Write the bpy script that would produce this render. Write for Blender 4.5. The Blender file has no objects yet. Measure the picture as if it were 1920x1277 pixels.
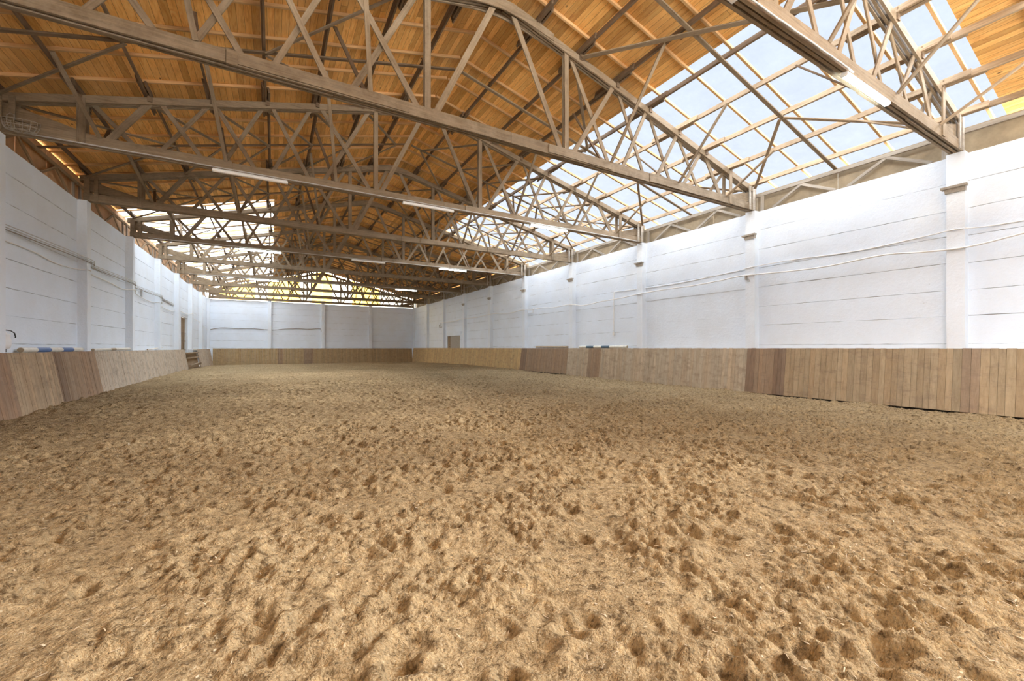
import bpy, bmesh, math, random
import numpy as np
from mathutils import Vector, Matrix

random.seed(7)
rng = np.random.default_rng(11)
C = bpy.context.scene.collection
sc = bpy.context.scene

# ------------------------------------------------------------------ dimensions (metres)
EYE = 1.52                    # camera height; floor is about z = 0
XM = 4.58                     # ridge line
XR, XL = 14.51, -5.36         # wall faces
XRC, XLC = 14.28, -5.13       # pilaster faces
D0, S = 3.435, 5.0            # first truss, bay length
YB = 48.43                    # back wall face
YN = -4.0                     # near end of what is built
WT = 4.70 + EYE               # wall top
SL = 0.25                     # roof slope
ZC = 7.95 + EYE               # top of the top chord at the ridge
NT = 10                       # trusses 0..9 (9 stands on the back wall)
PU = [0.95, 2.2, 3.45, 4.7, 5.95, 7.2, 8.45, 9.7]     # purlin distances from the ridge
ORD = ['first', 'second', 'third', 'fourth', 'fifth', 'sixth', 'seventh', 'eighth', 'ninth', 'tenth', 'eleventh', 'twelfth']

def yk(k): return D0 + S * k
def chord_top(u): return ZC - SL * u

# ------------------------------------------------------------------ materials
def new_mat(name):
    m = bpy.data.materials.new(name); m.use_nodes = True
    nt = m.node_tree
    for n in list(nt.nodes):
        if n.type != 'OUTPUT_MATERIAL' and n.type != 'BSDF_PRINCIPLED': nt.nodes.remove(n)
    return m, nt, nt.nodes['Principled BSDF'], nt.nodes['Material Output']

def N(nt, t, **kw):
    n = nt.nodes.new(t)
    for k, v in kw.items():
        if k in n.inputs.keys(): n.inputs[k].default_value = v
        else: setattr(n, k, v)
    return n

def ramp(nt, fac, stops):
    r = nt.nodes.new('ShaderNodeValToRGB')
    e = r.color_ramp.elements
    while len(e) < len(stops): e.new(0.5)
    for i, (p, c) in enumerate(stops):
        e[i].position = p; e[i].color = (*c, 1) if len(c) == 3 else c
    nt.links.new(fac, r.inputs['Fac']); return r

def mix(nt, fac, a, b, mode='MIX'):
    m = nt.nodes.new('ShaderNodeMix'); m.data_type = 'RGBA'; m.blend_type = mode
    L = nt.links.new
    if isinstance(fac, (int, float)): m.inputs[0].default_value = fac
    else: L(fac, m.inputs[0])
    for v, i in ((a, 6), (b, 7)):
        if isinstance(v, tuple): m.inputs[i].default_value = (*v, 1) if len(v) == 3 else v
        else: L(v, m.inputs[i])
    return m.outputs[2]

def coords(nt, kind, scale, rand=False):
    tc = nt.nodes.new('ShaderNodeTexCoord'); mp = nt.nodes.new('ShaderNodeMapping')
    mp.inputs['Scale'].default_value = scale
    nt.links.new(tc.outputs[kind], mp.inputs['Vector'])
    if rand:
        oi = nt.nodes.new('ShaderNodeObjectInfo')
        ml = nt.nodes.new('ShaderNodeMath'); ml.operation = 'MULTIPLY'; ml.inputs[1].default_value = 57.0
        cb = nt.nodes.new('ShaderNodeCombineXYZ')
        nt.links.new(oi.outputs['Random'], ml.inputs[0])
        for i in range(3): nt.links.new(ml.outputs[0], cb.inputs[i])
        nt.links.new(cb.outputs[0], mp.inputs['Location'])
    return mp.outputs[0]

def bump(nt, bsdf, h, strength, dist):
    b = nt.nodes.new('ShaderNodeBump'); b.inputs['Strength'].default_value = strength; b.inputs['Distance'].default_value = dist
    nt.links.new(h, b.inputs['Height']); nt.links.new(b.outputs[0], bsdf.inputs['Normal']); return b

def wood_mat(name, dark, light, dust=None, dust_amt=0.5, rough=0.85):
    """timber: grain along the piece's own X axis"""
    m, nt, b, o = new_mat(name)
    v = coords(nt, 'Object', (0.7, 14, 14), True)
    n = N(nt, 'ShaderNodeTexNoise', Scale=2.0, Detail=6.0, Roughness=0.65, Distortion=0.6)
    nt.links.new(v, n.inputs['Vector'])
    r = ramp(nt, n.outputs['Fac'], [(0.28, dark), (0.72, light)])
    col = r.outputs[0]
    oi = nt.nodes.new('ShaderNodeObjectInfo')
    hv = nt.nodes.new('ShaderNodeHueSaturation')
    mr = N(nt, 'ShaderNodeMapRange'); mr.inputs['To Min'].default_value = 0.82; mr.inputs['To Max'].default_value = 1.16
    nt.links.new(oi.outputs['Random'], mr.inputs['Value']); nt.links.new(mr.outputs[0], hv.inputs['Value'])
    nt.links.new(col, hv.inputs['Color']); col = hv.outputs[0]
    v2 = coords(nt, 'Object', (1, 1, 1), True)
    if dust:
        n2 = N(nt, 'ShaderNodeTexNoise', Scale=3.5, Detail=8.0, Roughness=0.75)
        nt.links.new(v2, n2.inputs['Vector'])
        f = ramp(nt, n2.outputs['Fac'], [(0.35, (0, 0, 0)), (0.75, (dust_amt,) * 3)])
        col = mix(nt, f.outputs[0], col, dust)
    nt.links.new(col, b.inputs['Base Color'])
    b.inputs['Roughness'].default_value = rough
    b.inputs['Specular IOR Level'].default_value = 0.2
    bump(nt, b, n.outputs['Fac'], 0.5, 0.006)
    return m

M = {}
M['dusty'] = wood_mat('dusty_timber', (0.125, 0.086, 0.05), (0.305, 0.225, 0.142), (0.345, 0.277, 0.195), 0.75)
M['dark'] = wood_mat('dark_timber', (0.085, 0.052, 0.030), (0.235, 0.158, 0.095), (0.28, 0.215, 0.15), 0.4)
M['lath'] = wood_mat('pine_lath', (0.52, 0.30, 0.125), (0.80, 0.53, 0.27))
M['newer'] = wood_mat('newer_timber', (0.20, 0.135, 0.078), (0.43, 0.315, 0.198), (0.39, 0.312, 0.225), 0.45)
M['grey'] = wood_mat('weathered_timber', (0.30, 0.26, 0.21), (0.54, 0.49, 0.42), (0.42, 0.38, 0.32), 0.4)

# boarded roof underside: boards run along the hall (local Y), local X follows the slope
def board_mat():
    m, nt, b, o = new_mat('pine_roof_boards')
    L = nt.links.new
    tc = nt.nodes.new('ShaderNodeTexCoord')
    sep = nt.nodes.new('ShaderNodeSeparateXYZ'); L(tc.outputs['Object'], sep.inputs[0])
    cb = nt.nodes.new('ShaderNodeCombineXYZ'); L(sep.outputs['Y'], cb.inputs['X']); L(sep.outputs['X'], cb.inputs['Y'])
    br = N(nt, 'ShaderNodeTexBrick'); br.offset = 0.43; br.offset_frequency = 2; br.squash = 1.0
    L(cb.outputs[0], br.inputs['Vector'])
    br.inputs['Color1'].default_value = (0, 0, 0, 1); br.inputs['Color2'].default_value = (1, 1, 1, 1); br.inputs['Mortar'].default_value = (0.5, 0.5, 0.5, 1)
    br.inputs['Scale'].default_value = 1.0; br.inputs['Brick Width'].default_value = 9.63; br.inputs['Row Height'].default_value = 0.142
    br.inputs['Mortar Size'].default_value = 0.0032; br.inputs['Mortar Smooth'].default_value = 0.3
    # per-board offset for the grain
    mp = nt.nodes.new('ShaderNodeMapping'); L(cb.outputs[0], mp.inputs['Vector']); mp.inputs['Scale'].default_value = (0.9, 7, 1)
    add = nt.nodes.new('ShaderNodeVectorMath'); add.operation = 'MULTIPLY_ADD'
    L(br.outputs['Color'], add.inputs[0]); add.inputs[1].default_value = (37, 23, 11); L(mp.outputs[0], add.inputs[2])
    n = N(nt, 'ShaderNodeTexNoise', Scale=1.6, Detail=7.0, Roughness=0.6, Distortion=2.2); L(add.outputs[0], n.inputs['Vector'])
    grain = ramp(nt, n.outputs['Fac'], [(0.25, (0.66, 0.30, 0.082)), (0.5, (0.93, 0.52, 0.165)), (0.75, (0.98, 0.67, 0.265))])
    tone = ramp(nt, br.outputs['Color'], [(0.0, (0.62, 0.58, 0.52)), (0.35, (0.92, 0.92, 0.92)), (1.0, (1.1, 1.1, 1.08))])
    col = mix(nt, 1.0, grain.outputs[0], tone.outputs[0], 'MULTIPLY')
    # knots
    mk = nt.nodes.new('ShaderNodeMapping'); L(cb.outputs[0], mk.inputs['Vector']); mk.inputs['Scale'].default_value = (0.75, 1.5, 1)
    vo = N(nt, 'ShaderNodeTexVoronoi', Scale=1.7); L(mk.outputs[0], vo.inputs['Vector'])
    kn = ramp(nt, vo.outputs['Distance'], [(0.03, (1, 1, 1)), (0.075, (0, 0, 0))])
    col = mix(nt, kn.outputs[0], col, (0.16, 0.075, 0.03))
    # weathered greyish patches
    n2 = N(nt, 'ShaderNodeTexNoise', Scale=0.35, Detail=5.0, Roughness=0.6); L(tc.outputs['Object'], n2.inputs['Vector'])
    st = ramp(nt, n2.outputs['Fac'], [(0.48, (0, 0, 0)), (0.75, (0.5, 0.5, 0.5))])
    col = mix(nt, st.outputs[0], col, (0.46, 0.31, 0.17))
    col = mix(nt, br.outputs['Fac'], col, (0.20, 0.10, 0.042))
    L(col, b.inputs['Base Color']); b.inputs['Roughness'].default_value = 0.75; b.inputs['Specular IOR Level'].default_value = 0.25
    inv = N(nt, 'ShaderNodeMath', operation='SUBTRACT'); inv.inputs[0].default_value = 1.0; L(br.outputs['Fac'], inv.inputs[1])
    bump(nt, b, inv.outputs[0], 0.6, 0.012)
    return m
M['boards'] = board_mat()

def wall_mat(name, base, warm):
    m, nt, b, o = new_mat(name)
    L = nt.links.new
    v = coords(nt, 'Object', (1, 1, 1))
    n = N(nt, 'ShaderNodeTexNoise', Scale=0.8, Detail=6.0, Roughness=0.65); L(v, n.inputs['Vector'])
    r = ramp(nt, n.outputs['Fac'], [(0.3, warm), (0.62, base)])
    col = r.outputs[0]
    # small pits and chips
    vo = N(nt, 'ShaderNodeTexVoronoi', Scale=4.5, Randomness=1.0); L(v, vo.inputs['Vector'])
    n3 = N(nt, 'ShaderNodeTexNoise', Scale=1.3, Detail=2.0); L(v, n3.inputs['Vector'])
    pit = ramp(nt, vo.outputs['Distance'], [(0.03, (0.6, 0.6, 0.6)), (0.06, (0, 0, 0))])
    pm = N(nt, 'ShaderNodeMath', operation='MULTIPLY'); L(pit.outputs[0], pm.inputs[0])
    pr = ramp(nt, n3.outputs['Fac'], [(0.5, (0, 0, 0)), (0.62, (1, 1, 1))]); L(pr.outputs[0], pm.inputs[1])
    col = mix(nt, pm.outputs[0], col, (0.42, 0.38, 0.34))
    L(col, b.inputs['Base Color']); b.inputs['Roughness'].default_value = 0.7; b.inputs['Specular IOR Level'].default_value = 0.25
    n2 = N(nt, 'ShaderNodeTexNoise', Scale=11.0, Detail=8.0, Roughness=0.7); L(v, n2.inputs['Vector'])
    sm = N(nt, 'ShaderNodeMath', operation='SUBTRACT'); L(n2.outputs['Fac'], sm.inputs[0]); L(pm.outputs[0], sm.inputs[1])
    bump(nt, b, sm.outputs[0], 0.6, 0.025)
    return m
M['white'] = wall_mat('white_painted_concrete', (0.79, 0.86, 0.94), (0.75, 0.80, 0.85))
M['pilaster'] = wall_mat('white_painted_pilaster', (0.80, 0.86, 0.92), (0.76, 0.79, 0.82))
M['joint'], _nt, _b, _o = new_mat('joint_mortar'); _b.inputs['Base Color'].default_value = (0.34, 0.32, 0.30, 1); _b.inputs['Roughness'].default_value = 0.95

def plain(name, col, rough=0.6, metal=0.0, noise=0.0, scale=8.0):
    m, nt, b, o = new_mat(name)
    b.inputs['Roughness'].default_value = rough; b.inputs['Metallic'].default_value = metal
    v = coords(nt, 'Object', (1, 1, 1))
    n = N(nt, 'ShaderNodeTexNoise', Scale=scale, Detail=6.0, Roughness=0.7); nt.links.new(v, n.inputs['Vector'])
    d = tuple(c * (1 - noise) for c in col)
    r = ramp(nt, n.outputs['Fac'], [(0.3, d), (0.65, col)]); nt.links.new(r.outputs[0], b.inputs['Base Color'])
    bump(nt, b, n.outputs['Fac'], 0.15, 0.004)
    return m
M['conduit'] = plain('white_conduit', (0.84, 0.83, 0.80), 0.5, 0, 0.12)
M['greycond'] = plain('grey_conduit', (0.62, 0.61, 0.58), 0.5, 0, 0.2)
M['cable'] = plain('dirty_cable', (0.36, 0.32, 0.27), 0.7, 0, 0.3)
M['fascia'] = plain('brown_fibre_cement', (0.40, 0.32, 0.21), 0.9, 0, 0.35, 2.5)
M['fascia_wood'] = plain('orange_ply', (0.70, 0.43, 0.23), 0.8, 0, 0.3, 2.0)
M['fixture'] = plain('fixture_housing', (0.82, 0.82, 0.80), 0.5, 0, 0.15)
M['tube_off'] = plain('unlit_diffuser', (0.90, 0.88, 0.84), 0.35, 0, 0.06)
M['wire'] = plain('rusty_wire', (0.40, 0.35, 0.28), 0.6, 0.3, 0.3)
M['blue'] = plain('worn_blue_paint', (0.10, 0.19, 0.42), 0.5, 0, 0.35)
M['teal'] = plain('worn_dark_blue_paint', (0.05, 0.11, 0.16), 0.5, 0, 0.4)
M['polewhite'] = plain('worn_white_paint', (0.80, 0.76, 0.66), 0.55, 0, 0.25)
M['polewood'] = plain('bare_pole_wood', (0.46, 0.36, 0.24), 0.8, 0, 0.4)
M['plastic'] = plain('white_plastic', (0.84, 0.84, 0.83), 0.35, 0, 0.05)
M['black'] = plain('black_rubber', (0.02, 0.02, 0.022), 0.6, 0, 0.2)
M['ledge'] = plain('dusty_ledge', (0.62, 0.55, 0.45), 0.9, 0, 0.4, 5)
M['gap_shade'] = plain('opening_shade', (0.05, 0.04, 0.03), 0.9, 0, 0.2)  # near-black colour standing in for shade in gaps and behind boards
M['zinc'] = plain('zinc_flashing', (0.62, 0.64, 0.66), 0.45, 0.4, 0.15)

def emis(name, col, s):
    m, nt, b, o = new_mat(name)
    b.inputs['Base Color'].default_value = (0.9, 0.9, 0.9, 1)
    b.inputs['Emission Color'].default_value = (*col, 1); b.inputs['Emission Strength'].default_value = s
    return m
M['tube_on'] = emis('lit_diffuser', (0.86, 1.0, 1.04), 44.0)

def sheet_mat(name, tint, trans, body, rough_mix):
    """clear or tinted ribbed plastic roof sheet: mostly see-through, partly diffusing"""
    m, nt, b, o = new_mat(name); nt.nodes.remove(b)
    L = nt.links.new
    v = coords(nt, 'Object', (1, 1, 1))
    n = N(nt, 'ShaderNodeTexNoise', Scale=1.2, Detail=5.0, Roughness=0.7); L(v, n.inputs['Vector'])
    r = ramp(nt, n.outputs['Fac'], [(0.3, tuple(t * 0.94 for t in tint)), (0.7, tint)])
    t = nt.nodes.new('ShaderNodeBsdfTransparent'); L(r.outputs[0], t.inputs['Color'])
    d = nt.nodes.new('ShaderNodeBsdfTranslucent'); d.inputs['Color'].default_value = (*body, 1)
    ms = nt.nodes.new('ShaderNodeMixShader'); ms.inputs[0].default_value = rough_mix
    L(t.outputs[0], ms.inputs[1]); L(d.outputs[0], ms.inputs[2]); L(ms.outputs[0], o.inputs['Surface'])
    return m
M['sheet'] = sheet_mat('clear_roof_sheet', (0.975, 0.98, 0.99), 0.9, (0.9, 0.92, 0.95), 0.02)
M['milky'] = sheet_mat('milky_roof_sheet', (0.97, 0.98, 0.99), 0.9, (0.93, 0.95, 0.97), 0.6)
M['yellow'] = sheet_mat('yellow_fibreglass', (1.0, 0.80, 0.33), 0.8, (1.0, 0.8, 0.35), 0.12)
M['paleyellow'] = sheet_mat('pale_fibreglass', (1.0, 0.975, 0.88), 0.8, (1.0, 0.95, 0.8), 0.12)

def kick_mat():
    m, nt, b, o = new_mat('kick_boards')
    L = nt.links.new
    at = nt.nodes.new('ShaderNodeVertexColor'); at.layer_name = 'tint'
    v = coords(nt, 'Object', (9, 9, 0.9))
    n = N(nt, 'ShaderNodeTexNoise', Scale=1.8, Detail=7.0, Roughness=0.7, Distortion=0.5); L(v, n.inputs['Vector'])
    r = ramp(nt, n.outputs['Fac'], [(0.25, (0.68, 0.66, 0.62)), (0.6, (1, 1, 1)), (0.8, (1.12, 1.1, 1.06))])
    col = mix(nt, 1.0, at.outputs[0], r.outputs[0], 'MULTIPLY')
    v2 = coords(nt, 'Object', (1, 1, 2.2))
    n2 = N(nt, 'ShaderNodeTexNoise', Scale=2.4, Detail=9.0, Roughness=0.75); L(v2, n2.inputs['Vector'])
    sc_ = ramp(nt, n2.outputs['Fac'], [(0.50, (0, 0, 0)), (0.70, (0.7, 0.7, 0.7))])
    col = mix(nt, sc_.outputs[0], col, (0.20, 0.14, 0.095))
    L(col, b.inputs['Base Color']); b.inputs['Roughness'].default_value = 0.8; b.inputs['Specular IOR Level'].default_value = 0.25
    bump(nt, b, n.outputs['Fac'], 0.4, 0.006)
    return m
M['kick'] = kick_mat()

def sand_mat():
    m, nt, b, o = new_mat('arena_sand')
    L = nt.links.new
    v = coords(nt, 'Object', (1, 1, 1))
    n = N(nt, 'ShaderNodeTexNoise', Scale=0.45, Detail=6.0, Roughness=0.65); L(v, n.inputs['Vector'])
    r = ramp(nt, n.outputs['Fac'], [(0.32, (0.345, 0.245, 0.13)), (0.68, (0.46, 0.338, 0.185))])
    n2 = N(nt, 'ShaderNodeTexNoise', Scale=15.0, Detail=7.0, Roughness=0.62); L(v, n2.inputs['Vector'])
    r2 = ramp(nt, n2.outputs['Fac'], [(0.34, (0.34, 0.30, 0.26)), (0.45, (0.88, 0.87, 0.86)), (0.56, (1.1, 1.1, 1.1)), (0.68, (1.42, 1.42, 1.40))])
    col = mix(nt, 1.0, r.outputs[0], r2.outputs[0], 'MULTIPLY')
    n3 = N(nt, 'ShaderNodeTexNoise', Scale=48.0, Detail=3.0, Roughness=0.6); L(v, n3.inputs['Vector'])
    f = ramp(nt, n3.outputs['Fac'], [(0.60, (0, 0, 0)), (0.70, (0.75, 0.75, 0.75))])
    col = mix(nt, f.outputs[0], col, (0.58, 0.48, 0.32))
    g = ramp(nt, n3.outputs['Fac'], [(0.32, (0.8, 0.8, 0.8)), (0.42, (0, 0, 0))])
    col = mix(nt, g.outputs[0], col, (0.12, 0.085, 0.05))
    L(col, b.inputs['Base Color']); b.inputs['Roughness'].default_value = 0.95; b.inputs['Specular IOR Level'].default_value = 0.1
    v3 = coords(nt, 'Object', (1.0, 1.5, 1.0))
    n4 = N(nt, 'ShaderNodeTexNoise', Scale=45.0, Detail=4.0, Roughness=0.6); L(v3, n4.inputs['Vector'])
    bump(nt, b, n4.outputs['Fac'], 1.0, 0.05)
    return m
M['sand'] = sand_mat()
M['chips'] = plain('pale_chips', (0.56, 0.44, 0.29), 0.8, 0, 0.5, 3)

# ------------------------------------------------------------------ object helpers
def link(o, parent=None):
    C.objects.link(o)
    if parent is not None: o.parent = parent
    return o

def tag(o, label=None, cat=None, group=None, kind=None):
    if label: o['label'] = label
    if cat: o['category'] = cat
    if group: o['group'] = group
    if kind: o['kind'] = kind
    return o

def empty(name, loc, label, cat, group=None):
    o = bpy.data.objects.new(name, None); o.location = loc; o.empty_display_size = 0.2
    link(o); return tag(o, label, cat, group)

def mesh_obj(name, verts, faces, mats, parent=None, loc=None, smooth=False, mi=None):
    me = bpy.data.meshes.new(name); me.from_pydata([tuple(v) for v in verts], [], [tuple(f) for f in faces]); me.update()
    for m in (mats if isinstance(mats, (list, tuple)) else [mats]): me.materials.append(m)
    if mi is not None: me.polygons.foreach_set('material_index', mi)
    if smooth: me.polygons.foreach_set('use_smooth', [True] * len(me.polygons))
    o = bpy.data.objects.new(name, me)
    if loc is not None: o.location = loc
    return link(o, parent)

class MB:
    """collects boxes and prisms into one mesh"""
    def __init__(s): s.v = []; s.f = []; s.mi = []
    def box(s, a, b, mi=0):
        x0, y0, z0 = a; x1, y1, z1 = b; n = len(s.v)
        s.v += [(x0, y0, z0), (x1, y0, z0), (x1, y1, z0), (x0, y1, z0), (x0, y0, z1), (x1, y0, z1), (x1, y1, z1), (x0, y1, z1)]
        s.f += [tuple(n + i for i in q) for q in ((0, 3, 2, 1), (4, 5, 6, 7), (0, 1, 5, 4), (1, 2, 6, 5), (2, 3, 7, 6), (3, 0, 4, 7))]
        s.mi += [mi] * 6
    def hexa(s, p, mi=0):
        n = len(s.v); s.v += [tuple(q) for q in p]
        s.f += [tuple(n + i for i in q) for q in ((0, 3, 2, 1), (4, 5, 6, 7), (0, 1, 5, 4), (1, 2, 6, 5), (2, 3, 7, 6), (3, 0, 4, 7))]
        s.mi += [mi] * 6
    def prism(s, poly, a, b, axis='y', mi=0):
        """poly: (x,z) points swept along y from a to b"""
        n = len(s.v); k = len(poly)
        for t in (a, b):
            for (x, z) in poly: s.v.append((x, t, z) if axis == 'y' else (t, x, z))
        s.f += [tuple(range(n, n + k)), tuple(range(n + 2 * k - 1, n + k - 1, -1))]
        s.f += [(n + i, n + k + i, n + k + (i + 1) % k, n + (i + 1) % k) for i in range(k)]
        s.mi += [mi] * (k + 2)
    def tube(s, pts, r, seg=8, mi=0, cap=True):
        pts = [Vector(p) for p in pts]; n0 = len(s.v); up = None
        for i, p in enumerate(pts):
            t = (pts[min(i + 1, len(pts) - 1)] - pts[max(i - 1, 0)]).normalized()
            if up is None: up = t.orthogonal().normalized()
            up = (up - t * up.dot(t)).normalized(); w = t.cross(up)
            rr = r[i] if isinstance(r, (list, tuple)) else r
            for j in range(seg):
                a = 2 * math.pi * j / seg; s.v.append(tuple(p + (up * math.cos(a) + w * math.sin(a)) * rr))
        for i in range(len(pts) - 1):
            for j in range(seg):
                a = n0 + i * seg + j; b = n0 + i * seg + (j + 1) % seg
                s.f.append((a, b, b + seg, a + seg)); s.mi.append(mi)
        if cap:
            s.f.append(tuple(range(n0 + seg - 1, n0 - 1, -1))); s.mi.append(mi)
            e = n0 + (len(pts) - 1) * seg; s.f.append(tuple(range(e, e + seg))); s.mi.append(mi)
    def build(s, name, mats, parent=None, loc=None, smooth=False):
        return mesh_obj(name, s.v, s.f, mats, parent, loc, smooth, s.mi)

def beam(name, p0, p1, t, h, mat, parent=None, up=(0, 0, 1), ends=None, mirror=False):
    """one timber: length along its own X, thickness t along Y, depth h along Z (centred)"""
    p0, p1 = Vector(p0), Vector(p1); d = p1 - p0; L = d.length; x = d.normalized()
    z = Vector(up); z = (z - x * z.dot(x)).normalized(); y = z.cross(x)
    mb = MB(); n = max(1, min(6, int(L / 1.2))); c = min(0.006, t * 0.12)
    xs = [-L / 2 + L * i / n for i in range(n + 1)]
    prof = [(-t/2 + c, -h/2), (t/2 - c, -h/2), (t/2, -h/2 + c), (t/2, h/2 - c), (t/2 - c, h/2), (-t/2 + c, h/2), (-t/2, h/2 - c), (-t/2, -h/2 + c)]
    for i, xx in enumerate(xs):
        jy, jz = random.uniform(-1, 1) * 0.004, random.uniform(-1, 1) * 0.004
        for (a, b) in prof: mb.v.append((xx, a + jy, b + jz))
    for i in range(n):
        for j in range(8):
            a = i * 8 + j; b = i * 8 + (j + 1) % 8
            mb.f.append((a, b, b + 8, a + 8)); mb.mi.append(0)
    mb.f.append(tuple(range(7, -1, -1))); mb.mi.append(0); mb.f.append(tuple(range(n * 8, n * 8 + 8))); mb.mi.append(0)
    o = mb.build(name, mat, parent)
    R = Matrix((x, y, z)).transposed().to_4x4(); R.translation = (p0 + p1) / 2
    o.matrix_local = R
    return o

# ------------------------------------------------------------------ floor
def perlin(x, y, seed):
    r = np.random.default_rng(seed); n = 256
    ang = r.uniform(0, 2 * np.pi, (n, n)); gx, gy = np.cos(ang), np.sin(ang)
    xi = np.floor(x).astype(int); yi = np.floor(y).astype(int); fx = x - xi; fy = y - yi
    def g(i, j): 
        a, b = (xi + i) % n, (yi + j) % n
        return gx[a, b] * (fx - i) + gy[a, b] * (fy - j)
    u = fx * fx * fx * (fx * (fx * 6 - 15) + 10); v = fy * fy * fy * (fy * (fy * 6 - 15) + 10)
    return (g(0, 0) * (1 - u) + g(1, 0) * u) * (1 - v) + (g(0, 1) * (1 - u) + g(1, 1) * u) * v

PROF_Y = [-5, 0, 9, 13, 18, 22, 26, 32, 38, 43, 49]
PROF_Z = [-0.02, -0.01, 0.04, 0.035, 0.05, 0.10, 0.15, 0.16, 0.10, 0.0, -0.08]
def base_z(x, y):
    return np.interp(y, PROF_Y, PROF_Z)

# hoof prints: pits with a pushed-up rim
NH = 5200
hx = rng.uniform(-5, 14.2, NH); hy = rng.uniform(-1, 26, NH)
hr = rng.uniform(0.055, 0.10, NH); hd = rng.uniform(0.012, 0.042, NH); ha = rng.uniform(0, np.pi, NH); he = rng.uniform(1.0, 1.9, NH)

def worley(x, y, seed):
    r = np.random.default_rng(seed); n = 256
    jx, jy, rad = r.random((n, n)), r.random((n, n)), r.uniform(0.25, 1.0, (n, n))
    xi = np.floor(x).astype(int); yi = np.floor(y).astype(int); best = np.zeros_like(x)
    for i in (-1, 0, 1):
        for j in (-1, 0, 1):
            a, b = (xi + i) % n, (yi + j) % n
            d2 = (x - xi - i - jx[a, b]) ** 2 + (y - yi - j - jy[a, b]) ** 2
            q = rad[a, b] * (1 - d2 / (0.75 * rad[a, b] + 0.12) ** 2)
            best = np.maximum(best, q)
    return best                                    # rounded clods with creases between them

def height(x, y, fine):
    z = base_z(x, y)
    wx = x + 0.16 * perlin(x * 2.1, y * 2.1, 90) + 0.012 * perlin(x * 9, y * 9, 92); wy = y + 0.16 * perlin(x * 2.1 + 9, y * 2.1, 91) + 0.012 * perlin(x * 9 + 5, y * 9, 93)
    z = z + 0.040 * perlin(wx * 0.7, wy * 0.7, 1) + 0.040 * perlin(wx * 2.3, wy * 2.3, 2)
    rough = np.clip(0.75 + 1.5 * perlin(x * 1.3, y * 1.3, 7), 0.15, 1.0)
    z = z + rough * (0.034 * perlin(wx * 5.0, wy * 5.0, 4) + 0.038 * worley(wx * 6.0, wy * 7.0, 3))
    if fine > 0: z = z + rough * (0.034 * worley(wx * 12, wy * 14, 5) + 0.018 * perlin(wx * 17, wy * 17, 8))
    if fine > 1: z = z + rough * (0.028 * worley(x * 26, y * 28, 6) + 0.009 * perlin(x * 37, y * 37, 9))
    gap = np.clip((x - 13.75) / 0.3, 0, 1) * (np.clip((y - 3.2) / 0.8, 0, 1) * np.clip((8.4 - y) / 1.2, 0, 1) + np.clip((y - 18.8) / 0.6, 0, 1) * np.clip((23.4 - y) / 1.5, 0, 1))
    return z - 0.045 - 0.075 * gap

def patch(x0, x1, y0, y1, st, fine):
    nx = int(round((x1 - x0) / st)) + 1; ny = int(round((y1 - y0) / st)) + 1
    xs = np.linspace(x0, x1, nx); ys = np.linspace(y0, y1, ny)
    X, Y = np.meshgrid(xs, ys)
    Z = height(X, Y, fine)
    dx = xs[1] - xs[0]; dy = ys[1] - ys[0]
    for i in range(NH):
        R = hr[i] * 2.6
        if hx[i] < x0 - R or hx[i] > x1 + R or hy[i] < y0 - R or hy[i] > y1 + R: continue
        a0 = max(0, int((hx[i] - R - x0) / dx)); a1 = min(nx, int((hx[i] + R - x0) / dx) + 2)
        b0 = max(0, int((hy[i] - R - y0) / dy)); b1 = min(ny, int((hy[i] + R - y0) / dy) + 2)
        if a1 <= a0 or b1 <= b0: continue
        px = X[b0:b1, a0:a1] - hx[i]; py = Y[b0:b1, a0:a1] - hy[i]
        c, s = np.cos(ha[i]), np.sin(ha[i])
        q = np.sqrt(((px * c + py * s) / he[i]) ** 2 + (-px * s + py * c) ** 2) / hr[i]
        Z[b0:b1, a0:a1] += hd[i] * (-1.0 * np.exp(-(q / 0.75) ** 4) + 0.55 * np.exp(-((q - 1.35) / 0.38) ** 2))
    return X, Y, Z

def add_floor():
    vs, fs, off = [], [], 0
    for (x0, x1, y0, y1, st, fine) in ((-5.2, 14.4, -4.0, 0.2, 0.12, 0), (-5.2, 14.4, 0.2, 8.6, 0.019, 2), (-5.2, 14.4, 8.6, 20.0, 0.036, 1), (-5.2, 14.4, 20.0, 48.6, 0.085, 0)):
        X, Y, Z = patch(x0, x1, y0, y1, st, fine)
        ny, nx = X.shape
        v = np.stack([X.ravel(), Y.ravel(), Z.ravel()], 1); vs.append(v)
        i = np.arange((ny - 1) * (nx - 1)); r = i // (nx - 1); c = i % (nx - 1); a = off + r * nx + c
        fs.append(np.stack([a, a + 1, a + nx + 1, a + nx], 1)); off += len(v)
    v = np.concatenate(vs); f = np.concatenate(fs)
    me = bpy.data.meshes.new('floor'); me.vertices.add(len(v)); me.vertices.foreach_set('co', v.ravel())
    me.loops.add(f.size); me.loops.foreach_set('vertex_index', f.ravel().astype(np.int32))
    me.polygons.add(len(f)); me.polygons.foreach_set('loop_start', np.arange(0, f.size, 4, dtype=np.int32))
    me.polygons.foreach_set('use_smooth', np.ones(len(f), bool))
    me.update(calc_edges=True); me.validate()
    me.materials.append(M['sand'])
    o = link(bpy.data.objects.new('floor', me)); tag(o, 'churned tan sand riding surface', 'floor', kind='structure')
add_floor()

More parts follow.
